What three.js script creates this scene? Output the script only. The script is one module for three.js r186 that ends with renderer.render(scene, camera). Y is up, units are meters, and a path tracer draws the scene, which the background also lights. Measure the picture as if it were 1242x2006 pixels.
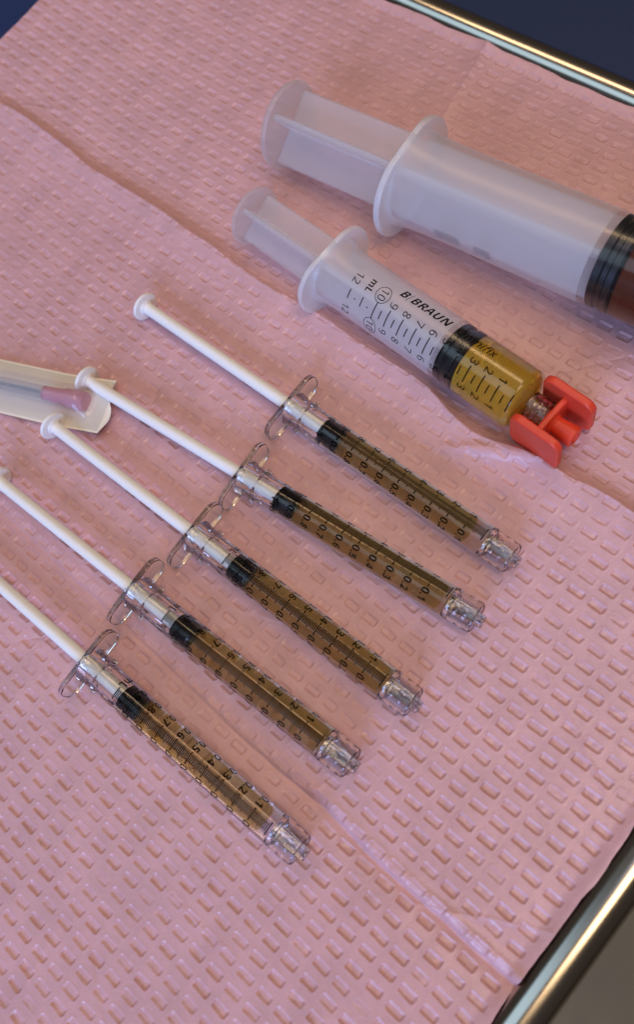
import * as THREE from 'three';
import { RoundedBoxGeometry } from 'three/addons/geometries/RoundedBoxGeometry.js';
import { mergeGeometries } from 'three/addons/utils/BufferGeometryUtils.js';
import { RectAreaLightUniformsLib } from 'three/addons/lights/RectAreaLightUniformsLib.js';

// ------------------------------------------------------------------ camera, light, exposure
const scene = new THREE.Scene();
const W = 1242, HGT = 2006, F = 1650;                       // photograph size, focal length in its pixels
const EYE = new THREE.Vector3(0.04997, 0.22457, 0.07822);
const camera = new THREE.PerspectiveCamera(2 * Math.atan(HGT / 2 / F) * 180 / Math.PI, W / HGT, 0.01, 20);
camera.position.copy(EYE);
camera.up.set(0.06991, 0.31422, -0.94677);
camera.lookAt(0, 0, 0);
camera.focus = 0.238; camera.userData.fStop = 9.5;
camera.updateMatrixWorld(true);

RectAreaLightUniformsLib.init();
scene.background = new THREE.Color().setRGB(0.055, 0.043, 0.035);      // dim bounce of the room
const UD = new THREE.Vector3(0.760, 0, 0.649), VD = new THREE.Vector3(0.649, 0, -0.760);   // along / across the tray
function areaLight(name, pos, w, h, rgb, intensity, aim = new THREE.Vector3()) {
  const l = new THREE.RectAreaLight(new THREE.Color().setRGB(...rgb), intensity, w, h);
  l.name = name; l.position.copy(pos); l.lookAt(aim); scene.add(l); l.castShadow = true;
  return l;
}
const WINDOW_POS = VD.clone().multiplyScalar(-1.34).addScaledVector(UD, 0.60).setY(0.74);
const SKYLIGHT_POS = VD.clone().multiplyScalar(-0.66).addScaledVector(UD, -0.85).setY(1.6);
const PANEL_POS = VD.clone().multiplyScalar(0.34).addScaledVector(UD, 0.10).setY(1.5);
const EXAM_POS = VD.clone().multiplyScalar(0.42).addScaledVector(UD, -0.27).setY(0.78);
const LAMP_POS = VD.clone().multiplyScalar(0.10).addScaledVector(UD, 0.42).setY(1.2);
areaLight('window_light', WINDOW_POS, 1.0, 0.65, [0.38, 0.53, 1.0], 18);
areaLight('skylight_light', SKYLIGHT_POS, 1.5, 0.9, [0.60, 0.82, 1.0], 1.5, SKYLIGHT_POS.clone().addScaledVector(VD, 0.05).setY(0));
areaLight('panel_light', PANEL_POS, 0.6, 0.5, [0.66, 0.72, 1.0], 4.2);
areaLight('lamp_light', LAMP_POS, 0.5, 0.5, [1.0, 0.70, 0.40], 9.6);
areaLight('exam_light', EXAM_POS, 0.62, 0.13, [1.0, 0.70, 0.40], 6.4);

const renderer = new THREE.WebGLRenderer({ antialias: true });
renderer.toneMapping = THREE.LinearToneMapping;
renderer.toneMappingExposure = 0.72;
renderer.shadowMap.enabled = true;

// ------------------------------------------------------------------ helpers
function rng(seed) { let s = seed | 0; return () => { s = (s + 0x6d2b79f5) | 0; let t = Math.imul(s ^ (s >>> 15), 1 | s); t = (t + Math.imul(t ^ (t >>> 7), 61 | t)) ^ t; return ((t ^ (t >>> 14)) >>> 0) / 4294967296; }; }
function hash(i, j, k = 0) { let h = Math.imul(i, 374761393) ^ Math.imul(j, 668265263) ^ Math.imul(k + 11, 1442695041); h = Math.imul(h ^ (h >>> 13), 1274126177); return ((h ^ (h >>> 16)) >>> 0) / 4294967296; }
const sm = (a, b, x) => { const t = Math.min(1, Math.max(0, (x - a) / (b - a))); return t * t * (3 - 2 * t); };
function noise(x, y, k = 0) {
  const i = Math.floor(x), j = Math.floor(y), fx = x - i, fy = y - j, s = fx * fx * (3 - 2 * fx), t = fy * fy * (3 - 2 * fy);
  return ((hash(i, j, k) * (1 - s) + hash(i + 1, j, k) * s) * (1 - t) + (hash(i, j + 1, k) * (1 - s) + hash(i + 1, j + 1, k) * s) * t) * 2 - 1;
}
const used = {};
function numbered(n) { const k = used[n] = (used[n] ?? -1) + 1; return k ? `${n}_${String(k).padStart(3, '0')}` : n; }
function mesh(name, geo, mat, parent) {
  const m = new THREE.Mesh(geo, mat); m.name = parent ? name : numbered(name); m.castShadow = m.receiveShadow = true; (parent ?? scene).add(m); return m;
}
function thing(name, label, category, pos = [0, 0, 0], turn = 0, group) {
  const o = new THREE.Group(); o.name = numbered(name); scene.add(o); o.position.set(...pos); o.rotation.y = turn;
  o.userData = { label, category }; if (group) o.userData.group = group; return o;
}
// a pixel of the photograph as a ray from the eye
const right = new THREE.Vector3(), upv = new THREE.Vector3(), back = new THREE.Vector3();
camera.matrixWorld.extractBasis(right, upv, back);
function rayOf(px, py) { return right.clone().multiplyScalar((px - W / 2) / F).addScaledVector(upv, -(py - HGT / 2) / F).addScaledVector(back, -1); }
function onPlane(px, py, h) { const d = rayOf(px, py); return EYE.clone().addScaledVector(d, (h - EYE.y) / d.y); }
const uOf = (p) => p.x * UD.x + p.z * UD.z, vOf = (p) => p.x * VD.x + p.z * VD.z;
const atUV = (u, v, y = 0) => UD.clone().multiplyScalar(u).addScaledVector(VD, v).setY(y);
// lathe whose axis is +x; pts: [x, r] in millimetres
function latheX(pts, seg = 64, a0 = 0, a1 = Math.PI * 2) {
  const g = new THREE.LatheGeometry(pts.map(([x, r]) => new THREE.Vector2(Math.max(r, 0.0001) / 1000, x / 1000)), seg, a0, a1 - a0);
  g.rotateZ(-Math.PI / 2); return g;
}
// crisp lathe: repeated points split the normals
function latheHard(pts, seg = 64, crease = 0.5) {
  const parts = []; let run = [pts[0]];
  for (let i = 1; i < pts.length; i++) {
    run.push(pts[i]);
    if (i < pts.length - 1) {
      const a = Math.atan2(pts[i][1] - pts[i - 1][1], pts[i][0] - pts[i - 1][0]), b = Math.atan2(pts[i + 1][1] - pts[i][1], pts[i + 1][0] - pts[i][0]);
      let d = Math.abs(a - b); if (d > Math.PI) d = 2 * Math.PI - d;
      if (d > crease) { parts.push(latheX(run, seg)); run = [pts[i]]; }
    }
  }
  parts.push(latheX(run, seg));
  return mergeGeometries(parts);
}
function roundRect(w, h, r) {
  const s = new THREE.Shape(), x = w / 2, y = h / 2;
  s.moveTo(-x + r, -y); s.lineTo(x - r, -y); s.absarc(x - r, -y + r, r, -Math.PI / 2, 0); s.lineTo(x, y - r); s.absarc(x - r, y - r, r, 0, Math.PI / 2);
  s.lineTo(-x + r, y); s.absarc(-x + r, y - r, r, Math.PI / 2, Math.PI); s.lineTo(-x, -y + r); s.absarc(-x + r, -y + r, r, Math.PI, Math.PI * 1.5); return s;
}

// ------------------------------------------------------------------ procedural textures
function noiseTexture(n, fn, color = false) {
  const d = new Uint8Array(n * n * 4);
  for (let y = 0; y < n; y++) for (let x = 0; x < n; x++) { const c = fn(x / n, y / n), o = (y * n + x) * 4; for (let k = 0; k < 3; k++) d[o + k] = Math.max(0, Math.min(255, 255 * (Array.isArray(c) ? c[k] : c))); d[o + 3] = 255; }
  const t = new THREE.DataTexture(d, n, n); t.wrapS = t.wrapT = THREE.RepeatWrapping; t.magFilter = THREE.LinearFilter; t.minFilter = THREE.LinearFilter; if (color) t.colorSpace = THREE.SRGBColorSpace; t.needsUpdate = true; return t;
}
// noise that repeats every p cells
function tiled(x, y, p, k) {
  const X = x * p, Y = y * p, i = Math.floor(X), j = Math.floor(Y), fx = X - i, fy = Y - j, s = fx * fx * (3 - 2 * fx), t = fy * fy * (3 - 2 * fy), m = (a) => ((a % p) + p) % p;
  return ((hash(m(i), m(j), k) * (1 - s) + hash(m(i + 1), m(j), k) * s) * (1 - t) + (hash(m(i), m(j + 1), k) * (1 - s) + hash(m(i + 1), m(j + 1), k) * s) * t);
}
const paperBump = noiseTexture(512, (x, y) => 0.3 * tiled(x, y, 24, 1) + 0.3 * tiled(x, y, 60, 2) + 0.25 * tiled(x, y, 140, 3) + 0.15 * tiled(x, y, 256, 4));
const paperTone = noiseTexture(512, (x, y) => { const n = 0.5 * tiled(x, y, 9, 5) + 0.3 * tiled(x, y, 37, 6) + 0.2 * tiled(x, y, 128, 7), t = 0.93 + 0.10 * (n - 0.5); return [0.858 * t, 0.668 * t, 0.676 * t]; }, true);
const brushed = noiseTexture(512, (x, y) => 0.16 + 0.10 * tiled(x * 0.02, y, 256, 8) + 0.06 * tiled(x, y, 12, 9));

// ------------------------------------------------------------------ materials
const M = {};
M.paper = new THREE.MeshPhysicalMaterial({ map: paperTone, bumpMap: paperBump, bumpScale: 0.00010, roughness: 0.34, ior: 1.5, side: THREE.DoubleSide });
M.steel = new THREE.MeshStandardMaterial({ color: new THREE.Color().setRGB(0.62, 0.58, 0.52), metalness: 1, roughness: 0.2, roughnessMap: null });
M.clear = new THREE.MeshPhysicalMaterial({ color: 0xffffff, transmission: 1, thickness: 0.004, ior: 1.5, roughness: 0.02, attenuationColor: new THREE.Color().setRGB(0.93, 0.92, 0.9), attenuationDistance: 0.012 });
M.whitePlastic = new THREE.MeshPhysicalMaterial({ color: new THREE.Color().setRGB(0.87, 0.86, 0.81), roughness: 0.36 });
M.rubber = new THREE.MeshPhysicalMaterial({ color: new THREE.Color().setRGB(0.012, 0.012, 0.014), roughness: 0.35 });
M.oil = new THREE.MeshPhysicalMaterial({ color: new THREE.Color().setRGB(0.80, 0.73, 0.46), transmission: 0.95, thickness: 0.005, ior: 1.0, roughness: 0, specularIntensity: 0, attenuationColor: new THREE.Color().setRGB(0.84, 0.77, 0.44), attenuationDistance: 0.0068 });
M.oilLarge = new THREE.MeshPhysicalMaterial({ color: new THREE.Color().setRGB(0.86, 0.60, 0.07), transmission: 0.72, thickness: 0.016, ior: 1.36, roughness: 0.02, attenuationColor: new THREE.Color().setRGB(0.92, 0.74, 0.20), attenuationDistance: 0.017 });
M.blood = new THREE.MeshPhysicalMaterial({ color: new THREE.Color().setRGB(0.20, 0.06, 0.03), transmission: 0.6, thickness: 0.02, ior: 1.36, roughness: 0.02, attenuationColor: new THREE.Color().setRGB(0.62, 0.22, 0.10), attenuationDistance: 0.010 });
M.frost = new THREE.MeshPhysicalMaterial({ color: new THREE.Color().setRGB(0.93, 0.93, 0.94), transmission: 0.82, thickness: 0, ior: 1.49, roughness: 0.3, side: THREE.DoubleSide });
M.wetWall = new THREE.MeshPhysicalMaterial({ color: new THREE.Color().setRGB(0.96, 0.96, 0.96), transmission: 1, thickness: 0, ior: 1.49, roughness: 0.17, side: THREE.DoubleSide });
M.frostSolid = new THREE.MeshPhysicalMaterial({ color: new THREE.Color().setRGB(0.93, 0.93, 0.94), transmission: 0.6, thickness: 0, ior: 1.49, roughness: 0.35, side: THREE.DoubleSide });
M.frostRod = new THREE.MeshPhysicalMaterial({ color: new THREE.Color().setRGB(0.93, 0.93, 0.94), transmission: 0.87, thickness: 0, ior: 1.49, roughness: 0.5, side: THREE.DoubleSide });
M.red = new THREE.MeshPhysicalMaterial({ color: new THREE.Color().setRGB(0.72, 0.060, 0.025), roughness: 0.42 });
M.packPaper = new THREE.MeshStandardMaterial({ color: new THREE.Color().setRGB(0.86, 0.80, 0.67), roughness: 0.7, side: THREE.DoubleSide });
M.film = new THREE.MeshPhysicalMaterial({ color: new THREE.Color().setRGB(0.88, 0.88, 0.90), transmission: 0.93, thickness: 0, ior: 1.45, roughness: 0.25, side: THREE.DoubleSide });
M.hub = new THREE.MeshPhysicalMaterial({ color: new THREE.Color().setRGB(0.84, 0.44, 0.52), transmission: 0.45, thickness: 0, roughness: 0.25 });
M.needle = new THREE.MeshStandardMaterial({ color: new THREE.Color().setRGB(0.45, 0.45, 0.47), metalness: 1, roughness: 0.3 });
M.navy = new THREE.MeshStandardMaterial({ color: new THREE.Color().setRGB(0.020, 0.040, 0.130), roughness: 0.6 });
M.floor = new THREE.MeshStandardMaterial({ color: new THREE.Color().setRGB(0.28, 0.20, 0.09), roughness: 0.7, map: noiseTexture(256, (x, y) => 0.78 + 0.22 * tiled(x, y, 6, 20) * tiled(x, y, 40, 21) * 2) });
M.dark = new THREE.MeshStandardMaterial({ color: new THREE.Color().setRGB(0.5, 0.5, 0.48), roughness: 0.5 });
function inkMaterial(canvas) {
  const t = new THREE.CanvasTexture(canvas); t.colorSpace = THREE.SRGBColorSpace; t.minFilter = THREE.LinearFilter; t.wrapS = t.wrapT = THREE.ClampToEdgeWrapping;
  return new THREE.MeshPhysicalMaterial({ map: t, transparent: true, roughness: 0.9, specularIntensity: 0.15, side: THREE.DoubleSide });
}

// ------------------------------------------------------------------ the sheet's lie
const CREASE1 = 0.0495, CREASE2 = -0.061, PA = 0.0064, PC = 0.0049;
const strayRng = rng(77), STRAY = [];                       // faint stray creases
for (let k = 0; k < 34; k++) STRAY.push([-0.21 + 0.32 * strayRng(), -0.15 + 0.30 * strayRng(), (strayRng() - 0.5) * 1.6 + (strayRng() < 0.3 ? 1.5 : 0), 0.008 + 0.022 * strayRng(), (strayRng() < 0.5 ? -1 : 1) * (0.00012 + 0.00022 * strayRng())]);
function lie(u, v) {                                         // smooth height of the paper
  let h = 0;
  const rise = Math.max(0, -u - 0.115) / 0.12; h += 0.013 * Math.pow(rise, 1.8);                                       // climbs over the far rim
  const w1 = CREASE1 + 0.0012 * noise(u * 28, 3.3, 40) + 0.0008 * noise(u * 80, 1.3, 41) - 0.004 * Math.exp(-(((u - 0.022) / 0.014) ** 2)), t1 = v - w1;
  const r1 = 0.0031 + 0.0006 * noise(u * 30, 7.7, 42);
  h += r1 * (t1 < 0 ? Math.exp(t1 / 0.009) : Math.exp(-t1 / 0.0022)) * (1 - 0.0);
  const w2 = CREASE2 + 0.0007 * noise(u * 40, 5.1, 43) + 0.0004 * noise(u * 130, 2.1, 44), t2 = v - w2, s2 = 0.35 + 0.65 * sm(0.0, 0.06, u);
  h += s2 * (t2 < 0 ? -0.0021 * Math.exp(t2 / 0.0040) : -0.0021 * Math.exp(-t2 / 0.0008) + 0.0006 * Math.exp(-(((t2 - 0.0022) / 0.0016) ** 2)));
  const t3 = u + 0.058 + 0.15 * (v - 0.15); h += 0.0012 * Math.exp(-Math.abs(t3) / 0.003) * sm(0.115, 0.15, v);          // short cross fold by the far rim
  const t4 = v - (-0.003 - 0.55 * (u - 0.088)); h += 0.00022 * Math.exp(-Math.abs(t4) / 0.0006) * sm(0.07, 0.085, u) * (1 - sm(0.10, 0.11, u));
  const t5 = v - (0.043 + 0.5 * (u - 0.03)); h += 0.0012 * Math.exp(-((t5 / 0.0022) ** 2)) * sm(0.012, 0.024, u) * (1 - sm(0.034, 0.05, u));   // buckle by the red cap
  for (const [cu, cv, a, len, amp] of STRAY) { const x = (u - cu) * Math.cos(a) + (v - cv) * Math.sin(a), y = -(u - cu) * Math.sin(a) + (v - cv) * Math.cos(a) + 0.0012 * noise(x * 90, a * 9, 47); if (Math.abs(x) < len && Math.abs(y) < 0.006) h += amp * Math.exp(-Math.abs(y) / 0.0009) * (1 - (x / len) ** 2); }
  h += 0.00030 * noise(u * 22, v * 22, 45) + 0.00022 * noise(u * 60, v * 45, 46);
  return h;
}
function emboss(u, v) {
  const i = Math.round(u / PA), j = Math.round(v / PC), r = hash(i, j, 50), r2 = hash(i, j, 51);
  const du = u - i * PA + 0.0002 * (r - 0.5), dv = v - j * PC + 0.0002 * (r2 - 0.5);
  const tilt = 0.10 * (hash(i, j, 55) - 0.5), rad = 0.00034, qx = Math.abs(du + tilt * dv) - (0.00222 + 0.0003 * (r2 - 0.5) - rad), qy = Math.abs(dv - tilt * du) - (0.00104 + 0.00016 * (r - 0.5) - rad);
  const d = Math.hypot(Math.max(qx, 0), Math.max(qy, 0)) + Math.min(Math.max(qx, qy), 0) - rad;
  const soft = 0.66 + 0.30 * noise(u * 14 + 3, v * 14, 54) + 0.34 * sm(0.02, -0.09, v) + 0.2 * sm(0.03, 0.09, u), depth = Math.max(0.12, Math.min(1, soft)) * (0.00031 + 0.00024 * hash(i, j, 52)) * (hash(i, j, 56) < 0.06 ? 0.45 : 1), inside = 1 - sm(-0.00026, 0.00012, d);
  return -depth * inside + inside * 0.00013 * noise(u * 650, v * 650, 53) + 0.00010 * Math.exp(-Math.abs(d - 0.00018) / 0.00024) * (0.5 + r);
}
function hit(px, py, lift = 0) { let h = 0, p; for (let k = 0; k < 12; k++) { p = onPlane(px, py, h + lift); h = lie(uOf(p), vOf(p)); } return p; }

// ------------------------------------------------------------------ setting: floor, navy cushion, tray, paper
{
  const f = mesh('floor', new THREE.PlaneGeometry(8, 8).rotateX(-Math.PI / 2), M.floor); f.position.y = -0.8; f.userData.kind = 'structure';
  M.floor.map.repeat.set(10, 10);
}
const trayTurn = -Math.atan2(UD.z, UD.x);
{
  const c = thing('cushioned_couch', 'plain dark navy padded couch beyond the steel tray', 'couch', atUV(0, 0.66, -0.8).toArray(), trayTurn);
  const pad = mesh('cushion', new RoundedBoxGeometry(2.6, 0.2, 1.16, 6, 0.05), M.navy, c); pad.position.y = 0.58;
  const base = mesh('base', new RoundedBoxGeometry(2.4, 0.479, 0.96, 3, 0.01), M.dark, c); base.position.y = 0.2395;
}
const eTL = [[70, 0], [0, 80]].map(([x, y]) => uOf(hit(x, y))), U0 = (eTL[0] + eTL[1]) / 2;
const eBR = [[1242, 1630], [958, 2006]].map(([x, y]) => uOf(hit(x, y))), U1 = (eBR[0] + eBR[1]) / 2;
const eTR = [[770, 0], [1242, 225]].map(([x, y]) => vOf(hit(x, y))), V1 = (eTR[0] + eTR[1]) / 2, V0 = -0.185;
{
  const R = 0.0058, ua = U0 + 0.012, ub = U1 + 0.0046, va = V0 - 0.006, vb = V1 + 0.0047, cr = 0.03, y = -0.0032;
  const t = thing('instrument_tray', 'polished stainless steel instrument tray with round tube rim under the pink paper', 'tray', [0, 0, 0], trayTurn);
  // local axes: x along u, z along -v
  const path = new THREE.CurvePath(), P = (u, v) => new THREE.Vector3(u, y, -v), pts = [];
  const arc = (cu, cv, a0) => { for (let k = 0; k <= 12; k++) { const a = a0 + k / 12 * Math.PI / 2; pts.push(P(cu + cr * Math.cos(a), cv + cr * Math.sin(a))); } };
  const line = (p, q) => { for (let k = 1; k < 10; k++) pts.push(p.clone().lerp(q, k / 10)); };
  arc(ub - cr, vb - cr, 0); line(P(ub - cr, vb), P(ua + cr, vb)); arc(ua + cr, vb - cr, Math.PI / 2); line(P(ua, vb - cr), P(ua, va + cr)); arc(ua + cr, va + cr, Math.PI); line(P(ua + cr, va), P(ub - cr, va)); arc(ub - cr, va + cr, Math.PI * 1.5); line(P(ub, va + cr), P(ub, vb - cr));
  const curve = new THREE.CatmullRomCurve3(pts, true, 'centripetal');
  mesh('rim', new THREE.TubeGeometry(curve, 600, R, 40, true), M.steel, t);
  const pan = mesh('pan', new RoundedBoxGeometry(ub - ua, 0.0015, vb - va, 2, 0.0006), M.steel, t); pan.position.set((ua + ub) / 2, -0.0048, -(va + vb) / 2);
}
{
  const nu = 1150, nv = 1080, pos = new Float32Array((nu + 1) * (nv + 1) * 3), uv = new Float32Array((nu + 1) * (nv + 1) * 2), idx = new Uint32Array(nu * nv * 6);
  for (let j = 0, o = 0, q = 0; j <= nv; j++) for (let i = 0; i <= nu; i++, o += 3, q += 2) {
    const a = i / nu, b = j / nv;
    const wob = (k, s) => 0.0004 * noise(s * 40, k, 60) + 0.00012 * noise(s * 150, k, 61);
    const lo = U0 + wob(1, b), hi = U1 + wob(2, b), u = lo + (hi - lo) * a, vt = V1 + wob(3, a), v = V0 + (vt - V0) * b;
    const edge = sm(U1 - 0.004, U1, u) + sm(V1 - 0.004, V1, v), h = lie(u, v) + emboss(u, v) * (1 - sm(U1 - 0.0022, U1 - 0.0006, u)) * (1 - sm(V1 - 0.0022, V1 - 0.0006, v)) + 0.0009 * edge;
    pos[o] = UD.x * u + VD.x * v; pos[o + 1] = h; pos[o + 2] = UD.z * u + VD.z * v; uv[q] = u / 0.06; uv[q + 1] = v / 0.06;
  }
  for (let j = 0, q = 0; j < nv; j++) for (let i = 0; i < nu; i++) { const a = j * (nu + 1) + i, b = a + 1, c = a + nu + 1, d = c + 1; idx.set([a, b, d, a, d, c], q); q += 6; }
  const g = new THREE.BufferGeometry(); g.setAttribute('position', new THREE.BufferAttribute(pos, 3)); g.setAttribute('uv', new THREE.BufferAttribute(uv, 2)); g.setIndex(new THREE.BufferAttribute(idx, 1)); g.computeVertexNormals();
  const s = mesh('paper_bib', g, M.paper);
  s.userData = { label: 'creased pink paper bib with embossed brick pattern lining the steel tray', category: 'bib' };
}

// ------------------------------------------------------------------ small syringes
const R1 = 4.4, BORE = 2.4, ZERO = 70.6, PER = 5.56;      // millimetres
function smallPrint() {
  const cw = 2048, k = cw / 59, ch = Math.round(2 * Math.PI * (R1 + 0.03) * k), c = document.createElement('canvas'); c.width = cw; c.height = ch;
  const g = c.getContext('2d'); g.clearRect(0, 0, cw, ch); g.fillStyle = '#0d0a08';
  const X = (mm) => (mm - 12.5) * k, Y = (s) => ch / 2 + s * k;
  for (let n = 0; n <= 100; n++) {
    const x = X(ZERO - n * PER / 10), long = n % 10 === 0, mid = n % 5 === 0, a = long ? -1.8 : -1.2, b = long ? 2.1 : mid ? 1.55 : 1.1;
    g.fillRect(x - 0.15 * k, Y(a), (long ? 0.36 : 0.30) * k, (b - a) * k);
  }
  g.font = `bold ${3.1 * k}px sans-serif`; g.textBaseline = 'middle';
  for (let n = 1; n <= 10; n++) for (const side of [0, 1]) {
    const x = X(ZERO - n * PER), text = n === 10 ? (side ? '1 mL' : '1 mL') : `0.${n}`;
    g.save(); g.translate(x, Y(side ? 2.5 : -2.1)); g.rotate(Math.PI / 2); g.textAlign = side ? 'left' : 'right'; g.fillText(text, 0, 0); g.restore();
  }
  return c;
}
const smallInk = inkMaterial(smallPrint());
function printShell(r, x0, x1) {                              // canvas v runs round the barrel; its middle faces local +y
  const g = new THREE.CylinderGeometry(r / 1000, r / 1000, (x1 - x0) / 1000, 96, 1, true, 0, Math.PI * 2);
  // cylinder u runs round, v along y; swap so that canvas x runs along the axis
  const uv = g.attributes.uv, p = g.attributes.position;
  for (let i = 0; i < uv.count; i++) { const u = uv.getX(i), v = uv.getY(i); uv.setXY(i, v, 1 - u); }
  g.rotateZ(-Math.PI / 2); g.rotateX(Math.PI / 2); g.translate((x0 + x1) / 2000, 0, 0); return g;
}
const flangeShape = (w, h, r, hole) => { const s = roundRect(w / 1000, h / 1000, r / 1000), p = new THREE.Path(); p.absarc(0, 0, hole / 1000, 0, Math.PI * 2, true); s.holes.push(p); return s; };
function flangeGeo(w, h, r, hole, t, bevel = 0.3) {
  const g = new THREE.ExtrudeGeometry(flangeShape(w - 2 * bevel, h - 2 * bevel, r - bevel, hole), { depth: (t - 2 * bevel) / 1000, bevelEnabled: true, bevelThickness: bevel / 1000, bevelSize: bevel / 1000, bevelSegments: 3, curveSegments: 24 });
  g.translate(0, 0, bevel / 1000); g.rotateY(Math.PI / 2); return g;     // shape x -> -z, shape y -> y, depth -> +x
}
const sharedSmall = {
  flange: flangeGeo(22.6, 8.9, 3.6, 2.5, 1.7),
  collar: latheHard([[71.62, 2.6], [71.62, 4.5], [72.1, 4.62], [72.5, 4.45], [79.2, 4.4], [79.6, 4.2], [79.6, 4.0], [79.3, 3.8], [78.0, 3.78], [77.6, 3.66], [77.1, 3.66], [76.7, 3.78], [75.5, 3.78], [75.1, 3.66], [74.6, 3.66], [74.2, 3.78], [72.9, 3.78], [72.75, 3.6], [72.7, 2.6], [71.62, 2.6]], 56),
  tip: latheHard([[71.62, 0], [71.62, 2.15], [74, 2.05], [81.2, 1.72], [81.5, 1.55], [81.5, 0.7], [80.6, 0.6], [80.4, 0]], 40),
  disc: latheHard([[-1.3, 0], [-1.3, 3.9], [-1.15, 4.4], [-0.8, 4.75], [-0.3, 4.75], [0, 4.45], [0.15, 2.6], [0.6, 2.2], [0.6, 0]], 56),
  ink: printShell(R1 + 0.03, 12.5, 71.5),
};
function smallSyringe(A, B, thumb, front, roll, air, label) {
  const a = onPlane(...A, 0.0048), b = onPlane(...B, 0.0048), ang = Math.atan2(b.z - a.z, b.x - a.x), ground = Math.max(0, lie(uOf(a), vOf(a)) + 0.0002);
  const t = thing('small_syringe', label, 'syringe', [a.x, ground, a.z], -ang, 'row of five filled one millilitre syringes'), y = 0.0046;
  const put = (n, g, m, p = t) => { const o = mesh(n, g, m, p); if (p === t) o.position.y = y; return o; };
  const rear = front - 6.9;
  // barrel: hollow behind the stopper, filled in front of it
  const barrel = put('barrel', latheHard([[1.72, BORE], [1.72, 5.35], [2.3, 5.25], [6.2, 4.62], [6.6, 4.85], [7.3, 4.85], [7.7, R1], [71.2, R1], [71.55, R1 - 0.3], [71.55, 0.01], [71.54, 0]].concat([]), 72), M.clear);
  // wall of the bore, closed at the stopper
  const bore = latheHard([[rear, 0], [rear, BORE], [1.72, BORE]], 48);
  barrel.geometry = mergeGeometries([barrel.geometry, bore]);
  const lugs = [];
  for (const s of [-1, 1]) { const lg = new RoundedBoxGeometry(0.0013, 0.0016, 0.0012, 2, 0.0003); lg.translate(0.0069, 0, s * 0.0049); lugs.push(lg); }
  for (const lg of lugs) { const o = mesh('lug', lg, M.clear, barrel); }
  put('finger_flange', sharedSmall.flange, M.clear);
  put('stopper', latheHard([[rear + 0.02, 0], [rear + 0.02, 2.35], [rear + 1.4, 2.39], [rear + 1.6, 2.2], [rear + 2.4, 2.2], [rear + 2.6, 2.39], [front - 1.2, 2.39], [front - 0.9, 2.25], [front, 1.9], [front + 0.05, 0]], 48), M.rubber);
  put('medicine', latheHard([[front + 0.1, 0], [front + 0.1, 2.37], [ZERO - air - 0.5, 2.37], [ZERO - air + 0.2, 1.6], [ZERO - air + 0.5, 0]], 48), M.oil);
  const rod = put('plunger_rod', latheHard([[rear - 0.05, 0], [rear - 0.05, 1.95], [-thumb, 1.95], [-thumb, 0]], 40), M.whitePlastic);
  put('thumb_rest', sharedSmall.disc.clone().translate(-(thumb + 0.62) / 1000, 0, 0), M.whitePlastic);
  put('luer_collar', sharedSmall.collar, M.clear); put('luer_tip', sharedSmall.tip, M.clear);
  const ink = put('printed_scale', sharedSmall.ink, smallInk, barrel); ink.rotation.x = roll;
  return t;
}
const five = [
  [[567, 795], [1018, 1105], 62.5, 20.6, -0.12, 4.2, 'small clear syringe lying nearest to the red-capped golden syringe'],
  [[473, 930], [945, 1218], 63.5, 20.8, -0.45, 1.4, 'small clear syringe whose thumb rest lies on the tip of the needle packet'],
  [[378, 1045], [820, 1385], 61.5, 23.3, -0.02, 0.4, 'small clear syringe, middle one of the row of five'],
  [[262, 1155], [705, 1510], 60.5, 24.6, -0.02, 0.2, 'small clear syringe between the middle and the last of the row'],
  [[170, 1296], [615, 1690], 62, 23.0, 0.06, 2.4, 'small clear syringe last in the row, farthest from the large syringes'],
];
for (const s of five) smallSyringe(...s);

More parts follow.
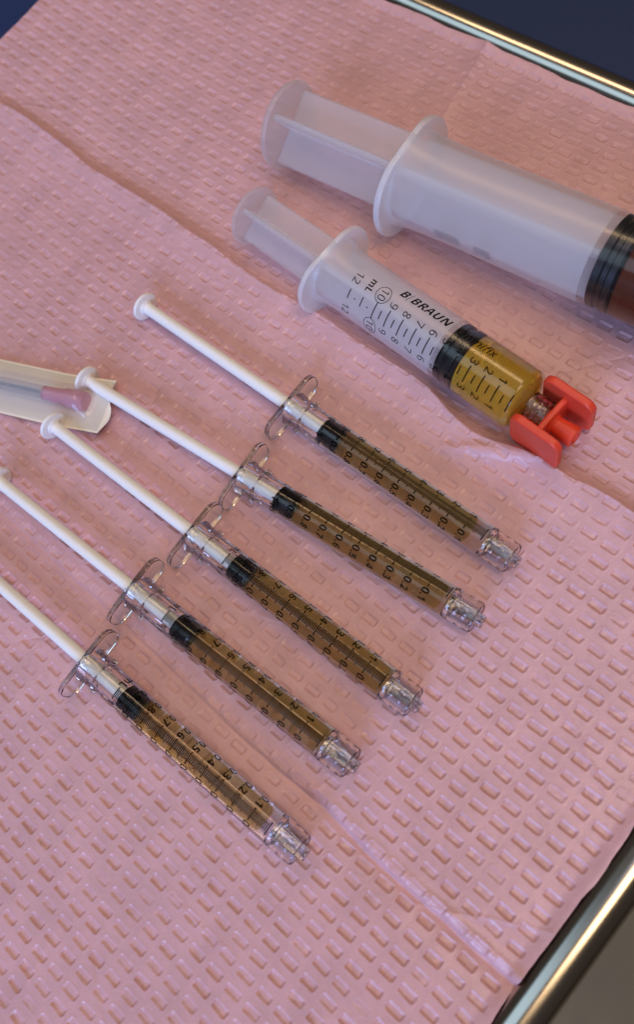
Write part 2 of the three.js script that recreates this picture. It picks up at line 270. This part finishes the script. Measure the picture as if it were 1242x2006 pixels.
// ------------------------------------------------------------------ large syringes
function crossRod(x0, x1, half, th, roll) {
  const parts = [];
  for (const turn of [0, Math.PI / 2]) { const g = new RoundedBoxGeometry((x1 - x0) / 1000, th / 1000, 2 * half / 1000, 2, th / 2400); g.translate((x0 + x1) / 2000, 0, 0); g.rotateX(turn); parts.push(g); }
  return mergeGeometries(parts).rotateX(roll);
}
function largePrint() {
  const k = 26, len = 66, r = 9.25, cw = Math.round(len * k), ch = Math.round(2 * Math.PI * r * k), c = document.createElement('canvas'); c.width = cw; c.height = ch;
  const g = c.getContext('2d'); g.clearRect(0, 0, cw, ch); g.fillStyle = '#15110f'; g.strokeStyle = '#15110f';
  const X = (mm) => (mm - 9) * k, Y = (s) => ch / 2 + s * k, at = (n) => 72.7 - 4.85 * n;
  for (let n = 0; n <= 20; n++) { const long = n % 2 === 0, x = X(at(n / 2)); g.fillRect(x - 0.17 * k, Y(long ? -2.6 : -1.1), 0.34 * k, (long ? 5.2 : 2.6) * k); }
  for (const n of [11, 12]) { g.fillRect(X(at(n)) - 0.17 * k, Y(-1.4), 0.34 * k, 3 * k); g.beginPath(); g.arc(X(at(n - 0.5)), Y(0.5), 0.22 * k, 0, 7); g.fill(); }
  g.textBaseline = 'middle';
  for (const [s, al] of [[-3.1, 'right'], [3.3, 'left']]) for (const n of [1, 2, 3, 4, 5, 6, 7, 8, 9, 10, 12]) {
    g.save(); g.translate(X(at(n)), Y(s)); g.rotate(Math.PI / 2); g.textAlign = al; g.font = `${3.5 * k}px sans-serif`; g.fillText(String(n), 0, 0);
    if (n === 10) { const w = g.measureText('10').width; g.lineWidth = 0.2 * k; g.beginPath(); g.ellipse(al === 'right' ? -w / 2 : w / 2, 0, w * 0.66, 2.3 * k, 0, 0, 7); g.stroke(); }
    g.restore();
  }
  g.save(); g.translate(X(at(11)), Y(-3.1)); g.rotate(Math.PI / 2); g.textAlign = 'right'; g.font = `bold ${3.0 * k}px sans-serif`; g.fillText('mL', 0, 0); g.restore();
  g.font = `italic bold ${3.7 * k}px sans-serif`; g.textAlign = 'left'; g.save(); g.translate(X(27.6), Y(-9.0)); g.scale(1.1, 1);
  g.fillText('B', 0, 0); g.fillText('BRAUN', 3.6 * k, 0); g.lineWidth = 0.15 * k; g.beginPath(); g.moveTo(2.7 * k, 1.7 * k); g.lineTo(3.5 * k, -1.7 * k); g.stroke();
  g.font = `italic ${3.4 * k}px sans-serif`; g.fillText('Omnifix', 18.6 * k, 0); g.restore();
  return c;
}
{
  const a = onPlane(650, 527, 0.0098), b = onPlane(1085, 825, 0.0098), ang = Math.atan2(b.z - a.z, b.x - a.x), y = 0.0100;
  const t = thing('capped_syringe', 'frosted syringe of golden liquid with black scale markings and a red cap', 'syringe', [a.x, 0, a.z], -ang);
  const put = (n, g, m, p = t) => { const o = mesh(n, g, m, p); if (p === t) o.position.y = y; return o; };
  const r = 9.2;
  const barrel = put('barrel', latheX([[0.8, 11.0], [2.4, 10.2], [5, 9.5], [8.5, 9.22], [12, r], [46.5, r]], 96), M.frost);
  put('barrel_front', latheX([[46.5, r], [72.2, r], [73.0, 9.0], [73.8, 8.2], [74.6, 5.5], [75.0, 3.2], [75.4, 2.6], [77.2, 2.5]], 96), M.wetWall);
  put('finger_flange', flangeGeo(30, 20.5, 9.6, 9.0, 1.8, 0.5), M.frostSolid);
  const st = put('stopper', latheHard([[47.6, 0], [47.6, 8.3], [48.0, 8.95], [49.6, 8.95], [50.0, 8.3], [51.6, 8.3], [52.0, 8.95], [53.6, 8.95], [54.1, 8.3], [58.4, 0.2], [58.4, 0]], 72, 0.4), M.rubber);
  put('golden_liquid', latheHard([[58.8, 0], [58.7, 0.3], [54.5, 8.4], [54.8, 8.95], [72.1, 8.95], [73.4, 7.8], [74.2, 5], [74.6, 2], [74.7, 0]], 72, 0.5), M.oilLarge);
  put('plunger_rod', crossRod(-33.6, 47.5, 7.8, 1.7, 0.42), M.frostRod);
  put('thumb_rest', latheHard([[-35.4, 0], [-35.4, 8.4], [-35.0, 9.3], [-34.6, 9.6], [-34.0, 9.6], [-33.7, 9.2], [-33.7, 0]], 72), M.frostRod);
  put('luer_collar', latheHard([[75.3, 2.8], [75.3, 4.1], [76.0, 4.0], [76.8, 4.25], [77.6, 4.0], [78.4, 4.25], [79.2, 4.0], [80.2, 4.2], [80.6, 4.0], [80.6, 3.3], [75.8, 3.2], [75.3, 2.8]], 48), M.clear);
  const ink = put('printed_scale', printShell(r + 0.06, 9, 75), inkMaterial(largePrint()), barrel); ink.rotation.x = 0.68;
  // the red cap is pushed onto the nozzle
  const c = thing('red_cap', 'glossy red winged cap on the nozzle of the golden syringe', 'cap', [a.x, 0, a.z], -ang);
  for (const s of [-1, 1]) { const g = new THREE.ExtrudeGeometry(roundRect(0.0148, 0.0140, 0.0026), { depth: 0.0012, bevelEnabled: true, bevelThickness: 0.0006, bevelSize: 0.0006, bevelSegments: 4, curveSegments: 10 }); g.translate(0.0826, 0.0088, -0.0006); g.translate(0, 0, s * 0.0070); mesh('wing', g, M.red, c); }
  const web = new RoundedBoxGeometry(0.0018, 0.0100, 0.0126, 3, 0.0006); web.translate(0.0822, 0.0080, 0); mesh('web', web, M.red, c);
  mesh('hub', latheHard([[80.75, 0], [80.75, 2.9], [81.2, 3.1], [83, 3.1], [84, 2.5], [88.8, 3.0], [90.0, 3.0], [90.3, 2.7], [90.3, 1.7], [86, 1.5], [86, 0]], 40).translate(0, 0.0086, 0), M.red, c);
}
{
  const a = onPlane(800, 345, 0.0145), b = onPlane(1197, 512, 0.0145), ang = Math.atan2(b.z - a.z, b.x - a.x), y = 0.0146, r = 13.3;
  const t = thing('large_syringe', 'largest frosted syringe with unmarked barrel and dark red fluid past a black stopper', 'syringe', [a.x, 0, a.z], -ang);
  const put = (n, g, m, p = t) => { const o = mesh(n, g, m, p); if (p === t) o.position.y = y; return o; };
  const barrel = put('barrel', latheX([[0.8, 14.8], [3, 14.3], [7, 13.8], [12, 13.5], [20, r], [64, r]], 96), M.frost);
  put('barrel_front', latheX([[64, r], [104, r], [105, 13], [106, 12], [107.5, 6], [108, 3], [118, 2.6]], 96), M.wetWall);
  put('finger_flange', flangeGeo(38, 28, 13.4, 13.0, 2.2, 0.6), M.frostSolid);
  put('stopper', latheHard([[66, 0], [66, 12.3], [66.4, 13.0], [68.2, 13.0], [68.7, 12.3], [70.0, 12.3], [70.5, 13.0], [72.2, 13.0], [72.7, 12.3], [78.4, 0.2], [78.4, 0]], 72, 0.4), M.rubber);
  { // scale printed on the underside, seen dimly through the frosted wall
    const c = document.createElement('canvas'); c.width = 512; c.height = 512; const g = c.getContext('2d'); g.clearRect(0, 0, 512, 512); g.fillStyle = 'rgba(21,17,15,0.55)';
    for (let n = 0; n < 13; n++) g.fillRect(40 + n * 36, 236, 7, n % 5 ? 26 : 44); g.fillRect(60, 196, 90, 26); g.fillRect(200, 196, 60, 26);
    const ink = put('printed_scale', printShell(r - 0.5, 12, 60), inkMaterial(c), barrel); ink.rotation.x = 2.25;
  }
  put('dark_fluid', latheHard([[78.8, 0], [78.7, 0.3], [73.1, 12.4], [73.6, 13.0], [103.5, 13.0], [105.5, 11.5], [107, 6], [107.5, 0]], 72, 0.5), M.blood);
  put('plunger_rod', crossRod(-45.2, 65.8, 11.6, 2.1, 0.5), M.frostRod);
  put('thumb_rest', latheHard([[-47.6, 0], [-47.6, 12.4], [-47, 13.4], [-46.4, 13.7], [-45.9, 13.7], [-45.3, 13.2], [-45.3, 0]], 72), M.frostRod);
}

// ------------------------------------------------------------------ needle packet
{
  const o = onPlane(200, 800, 0.002), e = onPlane(0, 755, 0.002), ang = Math.atan2(o.z - e.z, o.x - e.x);
  const t = thing('needle_packet', 'cream peel packet holding a needle with a pink hub', 'packet', [o.x, 0, o.z], -ang);
  const L = 0.075, hw = 0.0092, n = 60, mth = 16;
  const lift = (x) => 0.0012 + 0.0028 * sm(-0.02, 0.006, x);
  function strip(f, x0, x1, h0, m) {
    const pos = [], idx = [], uv = [];
    for (let i = 0; i <= n; i++) for (let j = 0; j <= m; j++) { const x = x0 + (x1 - x0) * i / n, q = j / m * 2 - 1, [X, Y, Z] = f(x, q); pos.push(X, Y, Z); uv.push(x / 0.02, q); }
    for (let i = 0; i < n; i++) for (let j = 0; j < m; j++) { const a = i * (m + 1) + j, b = a + 1, c = a + m + 1, d = c + 1; idx.push(a, b, d, a, d, c); }
    const g = new THREE.BufferGeometry(); g.setAttribute('position', new THREE.Float32BufferAttribute(pos, 3)); g.setAttribute('uv', new THREE.Float32BufferAttribute(uv, 2)); g.setIndex(idx); g.computeVertexNormals(); return g;
  }
  const endAt = (q) => 0.004 + 0.0025 * q * 0 - 0.0022 * Math.max(0, -q) + 0.001 * Math.sin(q * 4);
  mesh('backing_paper', strip((x, q) => [x > 0 ? x * endAt(q) / 0.005 : x, lift(x) - 0.0004 * Math.cos(q * 3), q * hw], -L, 0.005, 0, mth), M.packPaper, t);
  const dome = (x, q) => { const b = Math.max(0, 1 - (q / 0.62) ** 2), e2 = 1 - sm(-0.007, -0.001, x); return [x, lift(x) + 0.0006 + 0.0064 * Math.sqrt(b) * e2, q * hw * 0.93]; };
  mesh('blister_film', strip(dome, -L, 0.003, 0, 40), M.film, t);
  mesh('needle_hub', latheHard([[-21, 0], [-21, 1.6], [-20.5, 2.3], [-12.6, 2.6], [-12.3, 3.0], [-5.0, 3.1], [-4.6, 2.8], [-4.6, 0]], 32).translate(0, 0.0046, 0), M.hub, t);
  mesh('needle', latheHard([[-70, 0], [-70, 0.6], [-21.1, 0.6], [-21.1, 0]], 20).translate(0, 0.0046, 0), M.needle, t);
  mesh('needle_sheath', latheX([[-72, 2.2], [-22.5, 2.3], [-19.5, 2.5]], 32).translate(0, 0.0046, 0), M.film, t);
}

// ------------------------------------------------------------------ the lamps of the room, outside the picture
function fixture(name, label, cat, light, w, h, rgb, glow) {
  const t = thing(name, label, cat); t.position.copy(light.position); t.quaternion.copy(light.quaternion);
  // RectAreaLight shines along its own -z
  const pane = mesh('glowing_panel', new THREE.PlaneGeometry(w, h).rotateY(Math.PI), new THREE.MeshStandardMaterial({ color: 0x222222, emissive: new THREE.Color().setRGB(...rgb), emissiveIntensity: glow, side: THREE.DoubleSide }), t); pane.position.z = 0.012;
  const frame = mesh('frame', mergeGeometries([[w + 0.08, 0.04, 0, h / 2 + 0.02], [w + 0.08, 0.04, 0, -h / 2 - 0.02], [0.04, h, w / 2 + 0.02, 0], [0.04, h, -w / 2 - 0.02, 0]].map(([a, b, x, y]) => new THREE.BoxGeometry(a, b, 0.05).translate(x, y, 0.02))), M.dark, t);
}
const lights = scene.children.filter((o) => o.isRectAreaLight);
fixture('window', 'bright daylight window that lights the tray', 'window', lights[0], 1.0, 0.65, [0.32, 0.50, 1], 1);
fixture('skylight', 'pale blue skylight high above the tray', 'skylight', lights[1], 1.5, 0.9, [0.62, 0.82, 1], 0.3);
fixture('ceiling_panel', 'cool white ceiling panel straight above the tray', 'lamp', lights[2], 0.6, 0.5, [0.66, 0.72, 1], 0.6);
fixture('ceiling_lamp', 'warm square panel lamp above the tray', 'lamp', lights[3], 0.5, 0.5, [1, 0.68, 0.36], 1);
fixture('examination_lamp', 'warm narrow examination lamp hanging past the far side of the tray', 'lamp', lights[4], 0.62, 0.13, [1, 0.68, 0.36], 1);

renderer.render(scene, camera);
